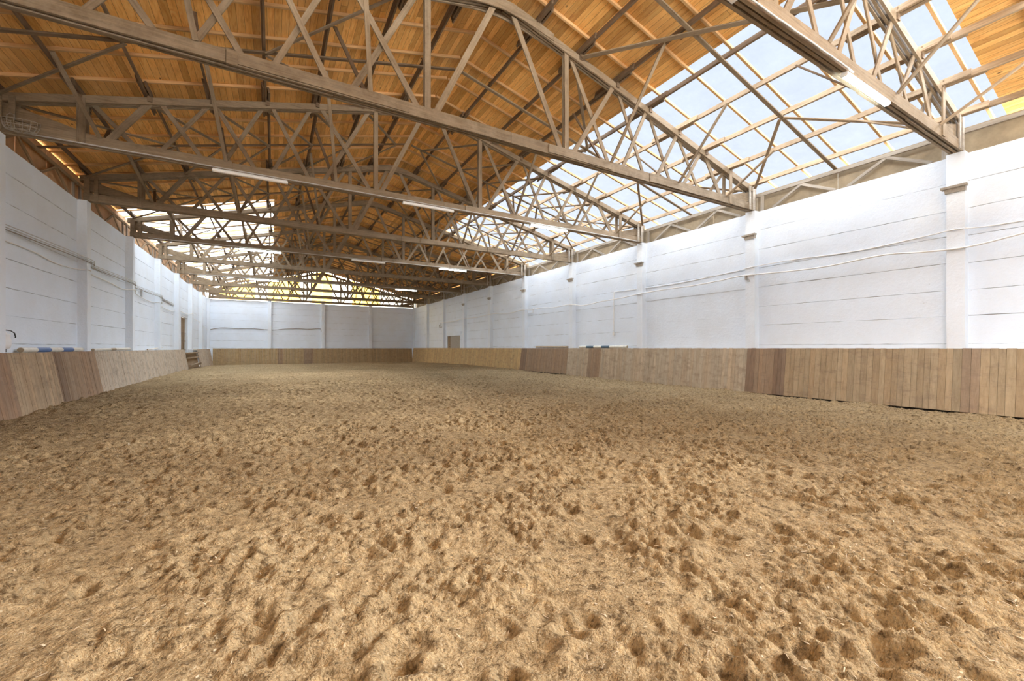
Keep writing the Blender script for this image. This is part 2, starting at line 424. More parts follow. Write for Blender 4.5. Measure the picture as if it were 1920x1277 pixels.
# pale shavings and fibres lying in the sand: nobody could count them
def add_litter():
    n = 10000
    xs = rng.uniform(-4.6, 13.8, n); ys = 0.4 + 17 * rng.random(n) ** 1.6
    zs = height(xs, ys, 2)
    mb = MB()
    for x, y, z in zip(xs, ys, zs):
        L = random.uniform(0.007, 0.026); w = random.uniform(0.0012, 0.0036); a = random.uniform(0, 6.283)
        if random.random() < 0.2: L, w = random.uniform(0.005, 0.011), random.uniform(0.004, 0.008)
        ca, sa = math.cos(a), math.sin(a); b = random.uniform(-0.008, 0.010); t0 = random.uniform(-0.35, 0.35); zz = z + 0.008
        k = len(mb.v)
        for i, (t, hgt) in enumerate(((-1, 0), (0, b), (1, t0 * L))):
            for sgn in (-1, 1):
                for th in (0, 0.002):
                    mb.v.append((x + ca * L * t - sa * w * sgn, y + sa * L * t + ca * w * sgn, zz + hgt + th))
        for q in range(2):
            j = k + q * 4
            mb.f += [(j, j + 4, j + 6, j + 2), (j + 1, j + 3, j + 7, j + 5), (j, j + 1, j + 5, j + 4), (j + 2, j + 6, j + 7, j + 3)]; mb.mi += [0] * 4
        mb.f += [(k, k + 2, k + 3, k + 1), (k + 8, k + 9, k + 11, k + 10)]; mb.mi += [0] * 2
    o = mb.build('shavings', M['chips']); tag(o, 'pale wood shavings and fibres strewn over the sand', 'shavings', kind='stuff')
add_litter()

# ------------------------------------------------------------------ walls: precast concrete planks, bay by bay
def wobble_plank(mb, P, a0, a1, z0, z1, inn, jit=0.006):
    """a plank face with uneven edges; P(a, z, depth) maps to a point"""
    n = max(2, int(abs(a1 - a0) / 0.22)); k = len(mb.v); g0 = random.uniform(0.0005, 0.0045)
    for i in range(n + 1):
        a = a0 + (a1 - a0) * i / n
        e0, e1 = (random.uniform(-jit, jit) for _ in range(2))
        mb.v += [P(a, z0 + g0 + e0, 0.018), P(a, z0 + g0 + 0.006 + e0, inn), P(a, z1 - g0 - 0.006 + e1, inn), P(a, z1 - g0 + e1, 0.018)]
    for i in range(n):
        j = k + i * 4
        for q in range(3): mb.f.append((j + q, j + q + 4, j + q + 5, j + q + 1)); mb.mi.append(0)
    mb.f.append((k, k + 1, k + 2, k + 3)); mb.mi.append(0)
    e = k + n * 4; mb.f.append((e + 3, e + 2, e + 1, e)); mb.mi.append(0)

def wall(name, P, bays, label, openings=(), blocks=()):
    """P(a, z, d): a along the wall, d = how far behind the plane (0 = face)"""
    mb = MB()
    for bi, (a0, a1) in enumerate(bays):
        zs = [WT - 0.655 * i for i in range(0, 10)]
        zs = [zs[0]] + [z + random.uniform(-0.03, 0.03) for z in zs[1:]]
        for i in range(9):
            zt, zb = zs[i], zs[i + 1]
            if zt < 0.1: continue
            segs = [(a0 + 0.004, a1 - 0.004, zb, zt)]
            for (o0, o1, p0, p1) in openings:
                out = []
                for (b0, b1, q0, q1) in segs:
                    if b1 <= o0 or b0 >= o1 or q1 <= p0 or q0 >= p1: out.append((b0, b1, q0, q1)); continue
                    if b0 < o0: out.append((b0, o0, q0, q1))
                    if b1 > o1: out.append((o1, b1, q0, q1))
                    if q0 < p0: out.append((max(b0, o0), min(b1, o1), q0, p0))
                    if q1 > p1: out.append((max(b0, o0), min(b1, o1), p1, q1))
                segs = out
            for (b0, b1, q0, q1) in segs:
                if bi in blocks and zt < 3.9:
                    nn = 2
                    for r_ in range(nn):
                        w0 = q0 + (q1 - q0) * r_ / nn; w1 = q0 + (q1 - q0) * (r_ + 1) / nn; cur = b0; odd = r_ % 2
                        while cur < b1 - 0.01:
                            nx = min(b1, cur + (0.25 if odd else 0.5) ); odd = 0
                            wobble_plank(mb, P, cur, nx, w0 - 0.004, w1 + 0.004, 0.014 + random.uniform(0, 0.004), 0.002); cur = nx
                else:
                    wobble_plank(mb, P, b0, b1, q0, q1, random.uniform(0.0, 0.008))
    # backing slab behind the joints (with openings cut)
    A0 = min(b[0] for b in bays); A1 = max(b[1] for b in bays)
    cuts = sorted(set([A0, A1] + [o[0] for o in openings] + [o[1] for o in openings]))
    for c0, c1 in zip(cuts[:-1], cuts[1:]):
        zr = [(-0.4, WT - 0.006)]
        for (o0, o1, p0, p1) in openings:
            if o0 <= c0 and c1 <= o1: zr = [(-0.4, p0), (p1, WT - 0.006)]
        for (q0, q1) in zr:
            pts = [P(c0, q0, 0.02), P(c1, q0, 0.02), P(c1, q0, 0.2), P(c0, q0, 0.2), P(c0, q1, 0.02), P(c1, q1, 0.02), P(c1, q1, 0.2), P(c0, q1, 0.2)]
            mb.hexa(pts, 1)
    o = mb.build(name, [M['white'], M['joint']])
    bm = bmesh.new(); bm.from_mesh(o.data); bmesh.ops.recalc_face_normals(bm, faces=bm.faces[:]); bm.to_mesh(o.data); bm.free()
    return tag(o, label, 'wall', kind='structure')

ks = [-1.6] + list(range(-1, 10))
WIN = (34.75, 37.8, 1.35, EYE + 1.12)
DOOR = (35.5, 38.2, EYE - 0.32, EYE + 2.27)
bays = [(yk(a) if a > -1.6 else YN, yk(b)) for a, b in zip(ks[:-1], ks[1:])]
wall('wall_right', lambda a, z, d: (XR + d, a, z), bays, 'long white concrete plank wall on the right', [WIN], blocks=(3,))
wall('wall_left', lambda a, z, d: (XL - d, a, z), bays, 'long white concrete plank wall on the left', [DOOR])
wall('wall_back', lambda a, z, d: (a, YB + d, z - 0.06), [(XL, -0.27), (-0.27, 4.62), (4.62, 9.45), (9.45, XR)], 'white concrete end wall under the yellow gable')

wall('wall_near', lambda a, z, d: (a, YN - d, z - 1.6), [(XL, -0.27), (-0.27, 4.62), (4.62, 9.45), (9.45, XR)], 'white concrete end wall behind the camera, top lowered to let added light in')  # unseen wall, kept low so the added rear light enters above it

# pilasters
def pilaster(x0, x1, y0, y1, label, side):
    mb = MB(); n = 14; zb = EYE - {'R': 0.012, 'L': 0.112, 'B': 0.045}[side]
    # gently uneven edges
    for i in range(n):
        z0 = zb + (WT - zb) * i / n; z1 = zb + (WT - zb) * (i + 1) / n
        if i == 0: prev = [random.uniform(-0.004, 0.004) for _ in range(4)]
        nx = [random.uniform(-0.004, 0.004) for _ in range(4)]
        def ring(z, e): return [(x0 + (e[0] if side == 'R' else 0), y0 + e[1], z), (x1 + (e[0] if side == 'L' else 0), y0 + e[1], z), (x1 + (e[2] if side == 'L' else 0), y1 + e[3], z), (x0 + (e[2] if side == 'R' else 0), y1 + e[3], z)]
        mb.hexa(ring(z0, prev) + ring(z1, nx)); prev = nx
    o = mb.build('concrete_column', M['pilaster'])
    return tag(o, label, 'column', 'wall pilasters', 'structure')
for k in range(0, 9):
    y = yk(k)
    pilaster(XRC, XR + 0.02, y - 0.16, y + 0.16, 'white concrete pilaster on the right wall, %s from the camera' % ORD[k], 'R')
for k in range(2, 9):
    y = yk(k)
    pilaster(XL - 0.02, XLC, y - 0.16, y + 0.16, 'white concrete pilaster on the left wall, %s in view' % ORD[k - 2], 'L')
for i, x in enumerate((-0.27, 4.62, 9.45)):
    pilaster(x - 0.16, x + 0.16, YB - 0.18, YB + 0.02, 'white concrete pilaster on the end wall, %s from the left wall' % ORD[i], 'B')
pilaster(XL, XL + 0.22, YB - 0.22, YB + 0.02, 'white concrete corner pilaster where left and end walls meet', 'B')
pilaster(XR - 0.22, XR, YB - 0.22, YB + 0.02, 'white concrete corner pilaster where right and end walls meet', 'B')

# wooden brackets on the right pilasters
for k in range(0, 7):
    y = yk(k); z = EYE + (3.86 if k < 2 else 3.78)
    mb = MB()
    mb.hexa([(XRC - 0.09, y - 0.20, z), (XRC + 0.05, y - 0.20, z), (XRC + 0.05, y + 0.24, z - 0.01), (XRC - 0.09, y + 0.24, z - 0.01),
             (XRC - 0.10, y - 0.21, z + 0.05), (XRC + 0.05, y - 0.21, z + 0.05), (XRC + 0.05, y + 0.25, z + 0.045), (XRC - 0.10, y + 0.25, z + 0.045)])
    mb.hexa([(XRC - 0.035, y - 0.17, z - 0.11), (XRC + 0.05, y - 0.17, z - 0.11), (XRC + 0.05, y + 0.18, z - 0.11), (XRC - 0.035, y + 0.18, z - 0.11),
             (XRC - 0.05, y - 0.18, z), (XRC + 0.05, y - 0.18, z), (XRC + 0.05, y + 0.19, z), (XRC - 0.05, y + 0.19, z)])
    o = mb.build('wall_bracket', M['grey']); tag(o, 'small grey timber bracket on the %s right pilaster from the camera' % ORD[k], 'bracket', 'brackets on the right pilasters')

# ------------------------------------------------------------------ kick boards
def kick_panel(P, a0, a1, tones, label, raised=False):
    """vertical boards on a leaning face. P(a, t, out): t = 0 at the sand, 1 at the top; tones: (start, rgb, spread)"""
    t = empty('kickboard_panel', P((a0 + a1) / 2, 0.0, 0.0), label, 'kickboard', 'kickboards round the arena')
    org = Vector(t.location)
    mb = MB(); cols = []
    a = a0
    while a < a1 - 0.005:
        w = random.choice((0.115, 0.125, 0.14, 0.15)); b = min(a1, a + w)
        if a1 - b < 0.06: b = a1
        tone = [q for q in tones if q[0] <= a + 0.01][-1]
        f = 1 + random.uniform(-tone[2], tone[2]); hs = random.uniform(-0.04, 0.04)
        col = (tone[1][0] * f * (1 + hs), tone[1][1] * f, tone[1][2] * f * (1 - hs), 1)
        off = random.uniform(0, 0.006); top = 1 - random.uniform(0, 0.006); g = 0.0022
        q = [P(a + g, 0, 0.03 + off), P(b - g, 0, 0.03 + off), P(b - g, 0, 0), P(a + g, 0, 0), P(a + g, top, 0.03 + off), P(b - g, top, 0.03 + off), P(b - g, top, 0), P(a + g, top, 0)]
        mb.hexa([tuple(Vector(v) - org) for v in q]); cols += [col] * 6
        a = b
    o = mb.build('boards', M['kick'], t)
    ca = o.data.color_attributes.new('tint', 'FLOAT_COLOR', 'CORNER')
    arr = np.repeat(np.array(cols), 4, axis=0).astype(np.float32); ca.data.foreach_set('color', arr.ravel())
    bm = bmesh.new(); bm.from_mesh(o.data); bmesh.ops.recalc_face_normals(bm, faces=bm.faces[:]); bm.to_mesh(o.data); bm.free()
    # flat dusty top behind the boards
    mc = MB()
    q = [P(a0, 0.955, -0.001), P(a1, 0.955, -0.001), P(a1, 0.955, -0.22), P(a0, 0.955, -0.22), P(a0, 0.992, -0.001), P(a1, 0.992, -0.001), P(a1, 0.992, -0.22), P(a0, 0.992, -0.22)]
    mc.hexa([tuple(Vector(v) - org) for v in q]); c = mc.build('ledge', M['ledge'], t)
    bm = bmesh.new(); bm.from_mesh(c.data); bmesh.ops.recalc_face_normals(bm, faces=bm.faces[:]); bm.to_mesh(c.data); bm.free()
    if raised:                                      # added dark strip standing in for shade in the gap under the boards
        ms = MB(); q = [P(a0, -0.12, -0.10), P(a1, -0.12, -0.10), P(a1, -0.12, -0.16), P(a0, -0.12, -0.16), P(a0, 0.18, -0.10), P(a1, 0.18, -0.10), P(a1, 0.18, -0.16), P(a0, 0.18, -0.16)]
        ms.hexa([tuple(Vector(v) - org) for v in q]); c = ms.build('shade_strip', M['gap_shade'], t)
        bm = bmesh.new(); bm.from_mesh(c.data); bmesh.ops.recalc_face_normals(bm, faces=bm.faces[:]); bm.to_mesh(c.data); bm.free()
    return t

ZT_R, ZT_L, ZT_B = EYE - 0.005, EYE - 0.105, EYE - 0.035
ZB = -0.12
def PR(a, t, out): return (14.09 + (14.28 - 14.09) * t - out, a, ZB + (ZT_R - ZB) * t)
def PRg(a, t, out):
    zb = 0.015 if a < 10 else 0.075          # raised lower edge: a dark gap shows over the sand
    return (14.09 + (14.28 - 14.09) * t - out, a, zb + (ZT_R - zb) * t)
def PL(a, t, out): return (-4.87 + (-5.13 + 4.87) * t + out, a, ZB + (ZT_L - ZB) * t)
def PBk(a, t, out): return (a, 47.98 + 0.22 * t - out, ZB + (ZT_B - ZB) * t)
GOLD, BROWN, DKBR, GREYT, TAN = (0.375, 0.275, 0.165), (0.33, 0.228, 0.145), (0.25, 0.168, 0.11), (0.47, 0.375, 0.26), (0.56, 0.388, 0.185)
BACKT = (0.44, 0.315, 0.168)
GREYL = (0.55, 0.455, 0.345)
kick_panel(PRg, -3.5, 8.5, [(-9, GOLD, .12), (2.89, BROWN, .06), (3.23, GOLD, .13), (7.17, DKBR, .15), (7.5, BROWN, .10), (8.2, DKBR, .1)], 'golden tan boarded kickboard length nearest the camera under the right wall', True)
kick_panel(PR, 8.5, 18.6, [(0, GREYT, .09), (15.85, BROWN, .06), (16.73, GREYT, .08)], 'greyish tan kickboard length under the right wall with one narrow brown stretch')
kick_panel(PRg, 18.6, 23.6, [(0, BROWN, .09), (22.8, DKBR, .1)], 'darker brown kickboard length under the right wall, below the bare pole', True)
kick_panel(PR, 23.6, 36.0, [(0, TAN, .1)], 'tan kickboard length under the right wall, below the small shuttered opening')
kick_panel(PR, 36.0, 48.0, [(0, TAN, .1)], 'tan kickboard length under the right wall reaching the far corner')
kick_panel(PL, 8.0, 13.55, [(0, (0.36, 0.235, 0.15), .08)], 'dark brown kickboard length at the left picture edge under the left wall')
kick_panel(PL, 13.55, 18.75, [(0, (0.46, 0.335, 0.21), .10), (15.7, DKBR, .12), (16.1, BROWN, .14), (17.4, (0.36, 0.235, 0.145), .12)], 'brown striped kickboard length below the nearer blue and white pole')
kick_panel(PL, 18.75, 24.3, [(0, GREYL, .06)], 'pale greyish kickboard length below the plain white pole on the left')
kick_panel(PL, 24.3, 35.0, [(0, GREYL, .06)], 'pale greyish kickboard length ending at the left gate')
kick_panel(PL, 40.3, 48.0, [(0, GREYL, .06)], 'short tan kickboard length between left gate and far corner')
kick_panel(PBk, -4.9, 4.62, [(-9, BACKT, .1), (0.4, BROWN, .08), (0.8, BACKT, .1), (2.7, BROWN, .06), (3.6, BACKT, .1)], 'kickboard length along the left half of the end wall')
kick_panel(PBk, 4.62, 14.1, [(-9, BACKT, .1)], 'kickboard length along the right half of the end wall')

# ------------------------------------------------------------------ left gate (recessed low boards with rungs) and the doorway over it
g = empty('arena_gate', (-5.0, 37.7, 0), 'low boarded gate with rungs in the left kickboard, under the doorway', 'gate')
org = Vector(g.location)
mb = MB(); a = 35.02
while a < 40.25:
    b = min(40.28, a + random.uniform(0.6, 0.75))
    q = [(-4.93, a, ZB), (-4.93, b - 0.02, ZB), (-4.96, b - 0.02, ZB), (-4.96, a, ZB), (-5.17, a, 1.2), (-5.17, b - 0.02, 1.2), (-5.20, b - 0.02, 1.2), (-5.20, a, 1.2)]
    mb.hexa([tuple(Vector(v) - org) for v in q]); a = b
mb.build('boards', M['newer'], g)
for (z, x, hh, dd, y0, y1) in ((1.17, -5.06, 0.09, 0.2, 35.0, 40.3), (0.82, -5.02, 0.09, 0.12, 35.2, 40.3), (0.28, -4.86, 0.16, 0.10, 35.5, 40.3)):
    beam('rail', Vector((x, y0, z)) - org, Vector((x, y1, z + (0.06 if z < 0.5 else 0))) - org, dd, hh, M['newer'], g)

mb = MB()
d = link(bpy.data.objects.new('door_1', None)); d.location = (XL, 36.85, 0); tag(d, 'doorway in the left wall closed by a weathered plank door', 'door', kind='structure')
org = Vector(d.location)
y0, y1, z0, z1 = DOOR
mb = MB()
for (a0, a1, b0, b1) in ((y0 - 0.02, y0 + 0.1, z0, z1), (y1 - 0.1, y1 + 0.02, z0, z1), (y0, y1, z1 - 0.1, z1 + 0.02)):
    mb.box((-0.22, a0 - org.y, b0), (-0.02, a1 - org.y, b1))
mb.build('door_frame', M['white'], d)
mb = MB(); a = y0 + 0.1
while a < y1 - 0.35:
    b = a + 0.28
    mb.box((-0.22, a - org.y, z0), (-0.18, b - 0.015 - org.y, z1 - 0.12)); a = b
mb.build('door_planks', M['newer'], d)
mb = MB()
for z in (z0 + 0.12, z0 + 0.75, z0 + 1.3): mb.box((-0.18, y0 + 0.1 - org.y, z), (-0.13, y1 - 0.12 - org.y, z + 0.12))
mb.build('door_rails', M['newer'], d)
mb = MB(); mb.box((-0.5, y0 - org.y, z0 - 0.3), (-0.46, y1 - org.y, z1)); mb.build('door_backing', M['gap_shade'], d)
beam('door_prop', (-0.11, 0.55, z0 + 0.05), (-0.12, 0.85, z1 - 0.3), 0.05, 0.07, M['grey'], d)

# right shuttered opening
w = link(bpy.data.objects.new('window_1', None)); w.location = (XR, 36.27, 0); tag(w, 'small opening closed with upright boards in the far right wall', 'window', kind='structure')
org = Vector(w.location); y0, y1, z0, z1 = WIN
mb = MB(); a = y0
while a < y1 - 0.5:
    b = min(y1 - 0.5, a + 0.24); mb.box((0.10, a - org.y, z0), (0.14, b - 0.02 - org.y, z1)); a = b
mb.build('window_boards', M['grey'], w)
mb = MB(); z = z0
while z < z1 - 0.05:
    mb.box((0.05, y1 - 0.5 - org.y, z), (0.2, y1 - org.y, z + 0.14)); z += 0.16
mb.build('window_brick_jamb', M['newer'], w)
mb = MB(); mb.box((0.15, y0 - org.y, z0 - 0.1), (0.19, y1 - org.y, z1 + 0.05)); mb.build('window_backing', M['gap_shade'], w)
mb = MB(); mb.box((-0.035, y0 - 0.35 - org.y, z1 + 0.16), (0.03, y1 + 0.35 - org.y, z1 + 0.36)); mb.box((-0.02, y0 - 0.1 - org.y, z1), (0.03, y1 + 0.1 - org.y, z1 + 0.16)); mb.build('window_lintel', M['white'], w)

# ------------------------------------------------------------------ trusses
UP = [(1.95, 3.35), (3.65, 4.6), (4.98, 5.9), (6.12, 7.0), (8.02, 7.2)]          # bottom u -> top u
DN = [(1.98, 3.32), (3.62, 4.62), (4.82, 5.75), (6.05, 7.08), (8.28, 7.42)]      # top u -> bottom u
BC0, BC1 = 4.705 + EYE, 4.94 + EYE

def plank(mb, pts, y0, y1): mb.prism(pts, y0, y1)

def truss(k):
    if k == 0: lab = 'dusty timber roof truss nearest the camera, crossing the upper right corner'
    elif k == 9: lab = 'dusty timber truss standing on the end wall before the yellow gable'
    else: lab = 'dusty timber roof truss spanning the hall, %s from the camera' % ORD[k]
    y = yk(k) if k < 9 else YB - 0.12
    t = empty('roof_truss', (XM, y, 0), lab, 'roof truss', 'roof trusses across the hall')
    H = 9.93
    mb = MB()
    random.seed(100 + k)
    # bottom chord: three planks with gaps, in overlapping lengths
    for li, yy in enumerate((-0.085, 0.0, 0.085)):
        js = {0: (-5.3, 0.35, 4.4), 1: (-3.4, 2.4, 6.6), 2: (-6.3, -1.7, 5.0)}[li]
        xs = [-9.82] + [j + random.uniform(-0.3, 0.3) for j in js] + [9.82]
        for a, b in zip(xs[:-1], xs[1:]):
            dz = random.uniform(-0.012, 0.012); dy = random.uniform(-0.008, 0.008); hh = random.choice((0, 0.01, -0.02))
            mb.box((a + 0.004, yy - 0.024 + dy, BC0 + dz), (b - 0.004, yy + 0.024 + dy, BC1 + dz + hh))
    # nailing cover strips on the near face
    for (a, b) in ((-5.0 + random.uniform(-.3, .3), -2.2), (1.2, 3.4 + random.uniform(-.3, .3))):
        mb.box((a, -0.135, BC0 + 0.02), (b, -0.11, BC1 - 0.02))
    mb.build('bottom_chord', M['dusty'], t)
    # top chords
    for s in (-1, 1):
        mb = MB()
        for li, yy in enumerate((-0.085, 0.0, 0.085)):
            xs = [0.02, 2.6 + li * 0.8, 6.0 - li * 0.7, 9.9]
            for a, b in zip(xs[:-1], xs[1:]):
                dz = random.uniform(-0.01, 0.01); dy = random.uniform(-0.006, 0.006); hgt = 0.175
                pts = [(s * a, chord_top(a) + dz), (s * b, chord_top(b) + dz), (s * b, chord_top(b) - hgt + dz), (s * a, chord_top(a) - hgt + dz)]
                plank(mb, pts, yy - 0.023 + dy, yy + 0.023 + dy)
        mb.build('top_chord', M['dusty'], t)
    # ridge cover plank bridging the two chords (the apex reads as a soft arch)
    for yy in (-0.122, 0.122):
        mb = MB()
        pts = [(-1.35, chord_top(1.35) + 0.01), (-0.55, chord_top(0.55) + 0.015), (-0.2, chord_top(0.2) - 0.0), (0.2, chord_top(0.2) - 0.0), (0.55, chord_top(0.55) + 0.015), (1.35, chord_top(1.35) + 0.01), (1.35, chord_top(1.35) - 0.15), (0.5, chord_top(0.5) - 0.2), (0, chord_top(0.1) - 0.26), (-0.5, chord_top(0.5) - 0.2), (-1.35, chord_top(1.35) - 0.15)]
        plank(mb, pts, yy - 0.014, yy + 0.014); mb.build('ridge_plate', M['dusty'], t)
    for s in (-1, 1):
        for yy in (-0.042, 0.042):       # doubled posts
            beam('post', (s * 1.79, yy, BC0 + 0.03), (s * 1.79, yy, chord_top(1.79) - 0.03), 0.034, 0.13, M['dusty'], t, up=(1, 0, 0))
            beam('heel_post', (s * 8.42, yy * 2.75, BC0 + 0.02), (s * 8.42, yy * 2.75, chord_top(8.42) - 0.05), 0.03, 0.15, M['dusty'], t, up=(1, 0, 0))
        beam('diagonal', (s * 1.66, -0.042, BC1 - 0.12), (s * 0.22, -0.042, chord_top(0.22) - 0.10), 0.036, 0.135, M['dusty'], t, up=(1, 0, 0.3))
        for i, (ub, ut) in enumerate(UP):
            w_ = (0.12, 0.105, 0.105, 0.105, 0.15)[i]
            beam('diagonal', (s * ub, -0.042, BC1 - 0.10), (s * ut, -0.042, chord_top(ut) - 0.10), 0.034, w_, M['dusty'], t, up=(1, 0, 0.3))
        for i, (ut, ub) in enumerate(DN):
            w_ = (0.115, 0.10, 0.10, 0.10, 0.10)[i]
            beam('diagonal', (s * ub, 0.042, BC1 - 0.10), (s * ut, 0.042, chord_top(ut) - 0.10), 0.034, w_, M['dusty'], t, up=(1, 0, 0.3))
        # heel: tapering plank, end posts, packing
        mb = MB(); z9 = chord_top(9.7)
        pts = [(s * 9.74, z9 - 0.15), (s * 8.3, BC1 + 0.06), (s * 7.9, BC1 - 0.01), (s * 8.9, BC1 - 0.02), (s * 9.74, BC1 + 0.10)]
        plank(mb, pts, -0.064, -0.03); plank(mb, pts, 0.03, 0.064); mb.build('heel_plate', M['dusty'], t)
        mb = MB()
        for (xa, xb) in ((9.46, 9.56), (9.66, 9.80)):
            for yy in (-0.118, 0.118): mb.box((s * xa, yy - 0.012, BC0 + 0.02), (s * xb, yy + 0.012, chord_top(9.7) - 0.02))
        mb.build('end_post', M['grey'] if s > 0 else M['dusty'], t)
        for u in PU[:-1]:
            mb = MB(); z = chord_top(u)
            mb.box((s * u - 0.05, -0.135, z - 0.11), (s * u + 0.05, -0.112, z + 0.13)); mb.build('purlin_cleat', M['dark'], t)
    return t
for k in range(NT): truss(k)
random.seed(21)

# ------------------------------------------------------------------ purlins, rafters, roof boards, skylight sheets
def slope_name(s): return 'right' if s > 0 else 'left'
def near_name(k):
    return ('before the first truss' if k < 0 else 'between %s and %s trusses' % (ORD[k], ORD[k + 1]))
AL = math.atan(SL)
for s in (-1, 1):
    nrm = Vector((s * math.sin(AL), 0, math.cos(AL)))
    for i, u in enumerate(PU):
        for k in range(-1, 9):
            if k < 0 and s < 0: continue
            a, b = yk(k) - 0.55, yk(k + 1) + (0.75 if k < 8 else -0.25)
            a = max(a, YN + 0.1)
            off = 0.042 if (k % 2) else -0.042
            c0 = Vector((XM + s * u, a, chord_top(u) + 0.012)) + nrm * 0.08 + Vector((s * off, 0, 0))
            c1 = Vector((XM + s * u, b, chord_top(u) + 0.012)) + nrm * 0.08 + Vector((s * off, 0, 0))
            bright = (s > 0 and u > 5 and k < 5)
            o = beam('purlin', c0, c1, 0.05, 0.15, M['newer'] if bright else M['dark'], up=nrm)
            tag(o, '%s purlin out from the ridge on the %s slope, %s' % (ORD[i], slope_name(s), near_name(k)), 'purlin', 'purlins on the %s roof slope' % slope_name(s))
            # doubled length over each truss
            if k >= 0 and u < 9:
                c2 = Vector((XM + s * u, yk(k) - 0.75, chord_top(u) + 0.012)) + nrm * 0.075 + Vector((s * (-off * 2.2), 0, 0))
                c3 = c2 + Vector((0, 1.5 + random.uniform(-.1, .2), 0))
                o = beam('purlin_splice', c2, c3, 0.045, 0.15, M['newer'] if bright else M['dark'], up=nrm)
                tag(o, 'short splice plank beside the %s purlin, %s slope, over the %s truss' % (ORD[i], slope_name(s), ORD[k]), 'purlin splice', 'purlin splices on the %s slope' % slope_name(s))

ROOF_OFF = 0.012 + 0.155 + 0.075     # underside of the boards above the chord (vertical, about)
def roof_z(u): return chord_top(u) + ROOF_OFF
NR = [k + f for k in range(-1, 9) for f in (0.08, 0.285, 0.495, 0.70, 0.91)]
for s in (-1, 1):
    nrm = Vector((s * math.sin(AL), 0, math.cos(AL)))
    j = 0
    for kk in NR:
        y = yk(kk)
        if y < YN + 0.3 or (s < 0 and y < 1.0): continue
        dn = -0.036
        ue = 10.55
        p0 = Vector((XM + s * 0.03, y, roof_z(0.03))) + nrm * dn; p1 = Vector((XM + s * ue, y, roof_z(ue))) + nrm * dn
        o = beam('rafter', p0, p1, 0.06, 0.07, M['lath'], up=nrm)
        j += 1
        kb = math.floor(kk)
        tag(o, 'slim pine rafter on the %s slope, %s of five %s' % (slope_name(s), ORD[int(round((kk - kb) * 4.7))], near_name(kb)), 'rafter', 'rafters on the %s slope' % slope_name(s))

# boarded ceiling: local X runs down the slope, local Y along the hall
def slab(s, u0, u1, y0, y1, th, mat, name, parent=None, lift=0.0):
    """a sheet lying in the roof plane"""
    ca = math.cos(AL)
    mb = MB(); mb.box((u0 / ca, y0, 0), (u1 / ca, y1, th))
    o = mb.build(name, mat, parent)
    x = Vector((s * math.cos(AL), 0, -math.sin(AL))); z = Vector((s * math.sin(AL), 0, math.cos(AL))); y = z.cross(x)
    # keep local Y along +Y of the hall in both slopes
    R = Matrix((x, Vector((0, 1, 0)), z)).transposed().to_4x4(); R.translation = Vector((XM, 0, roof_z(0) + lift))
    o.matrix_local = R
    bm = bmesh.new(); bm.from_mesh(o.data); bmesh.ops.recalc_face_normals(bm, faces=bm.faces[:]); bm.to_mesh(o.data); bm.free()
    return o
SR0, SR1 = 2.78, 24.3          # right skylight along the hall
SLN, SLF = 22.9, 47.6          # left skylight
ceil_root = link(bpy.data.objects.new('ceiling', None)); tag(ceil_root, 'pine boarded underside of the pitched roof', 'ceiling', kind='structure')
for (s, u0, u1, y0, y1) in ((1, 0, 4.48, YN, 48.6), (1, 4.48, 10.6, 1.85, SR0), (1, 4.48, 10.6, YN, -3.7), (1, 4.48, 10.6, SR1, 48.6), (-1, 0, 4.52, YN, 48.6), (-1, 4.52, 10.6, YN, SLN), (-1, 4.52, 10.6, SLF, 48.6)):
    slab(s, u0, u1, y0, y1, 0.024, M['boards'], 'ceiling_boards', ceil_root)
# ridge cap closing the joint between the slopes
mb = MB(); mb.prism([(-0.3, roof_z(0.3) + 0.03), (0, roof_z(0) + 0.03), (0.3, roof_z(0.3) + 0.03), (0.3, roof_z(0.3) + 0.06), (0, roof_z(0) + 0.07), (-0.3, roof_z(0.3) + 0.06)], YN, 48.6)
o = mb.build('ceiling_ridge_cap', M['zinc'], ceil_root, (XM, 0, 0))
# skylight sheets: one row of sheets per bay
wn = 2
def sky(s, y0, y1, u0, u1, label):
    global wn
    o = slab(s, u0, u1, y0, y1, 0.004, M['sheet'] if s > 0 else M['milky'], 'window_%d' % wn, None, 0.045); wn += 1
    tag(o, label, 'skylight', kind='structure')
edges = [SR0] + [yk(k) for k in (1, 2, 3, 4)] + [SR1 + 0.2]
edges = [SR0 - 0.1, yk(1), yk(2), yk(3), SR1 + 0.15]
for i, (a, b) in enumerate(zip(edges[:-1], edges[1:])): sky(1, a, b - 0.004, 4.3, 10.65, 'clear plastic skylight sheets on the right slope, %s stretch from the camera' % ORD[i])
sky(1, -3.8, 1.95, 4.3, 10.65, 'clear plastic skylight sheets on the right slope, added out of view behind the camera')  # added out-of-view opening that lets light onto the near floor
edges = [SLN - 0.1, yk(5), yk(6), yk(7), yk(8), SLF + 0.1]
for i, (a, b) in enumerate(zip(edges[:-1], edges[1:])): sky(-1, a, b - 0.004, 4.35, 10.65, 'clear plastic skylight sheets on the left slope, %s stretch from the camera' % ORD[i])

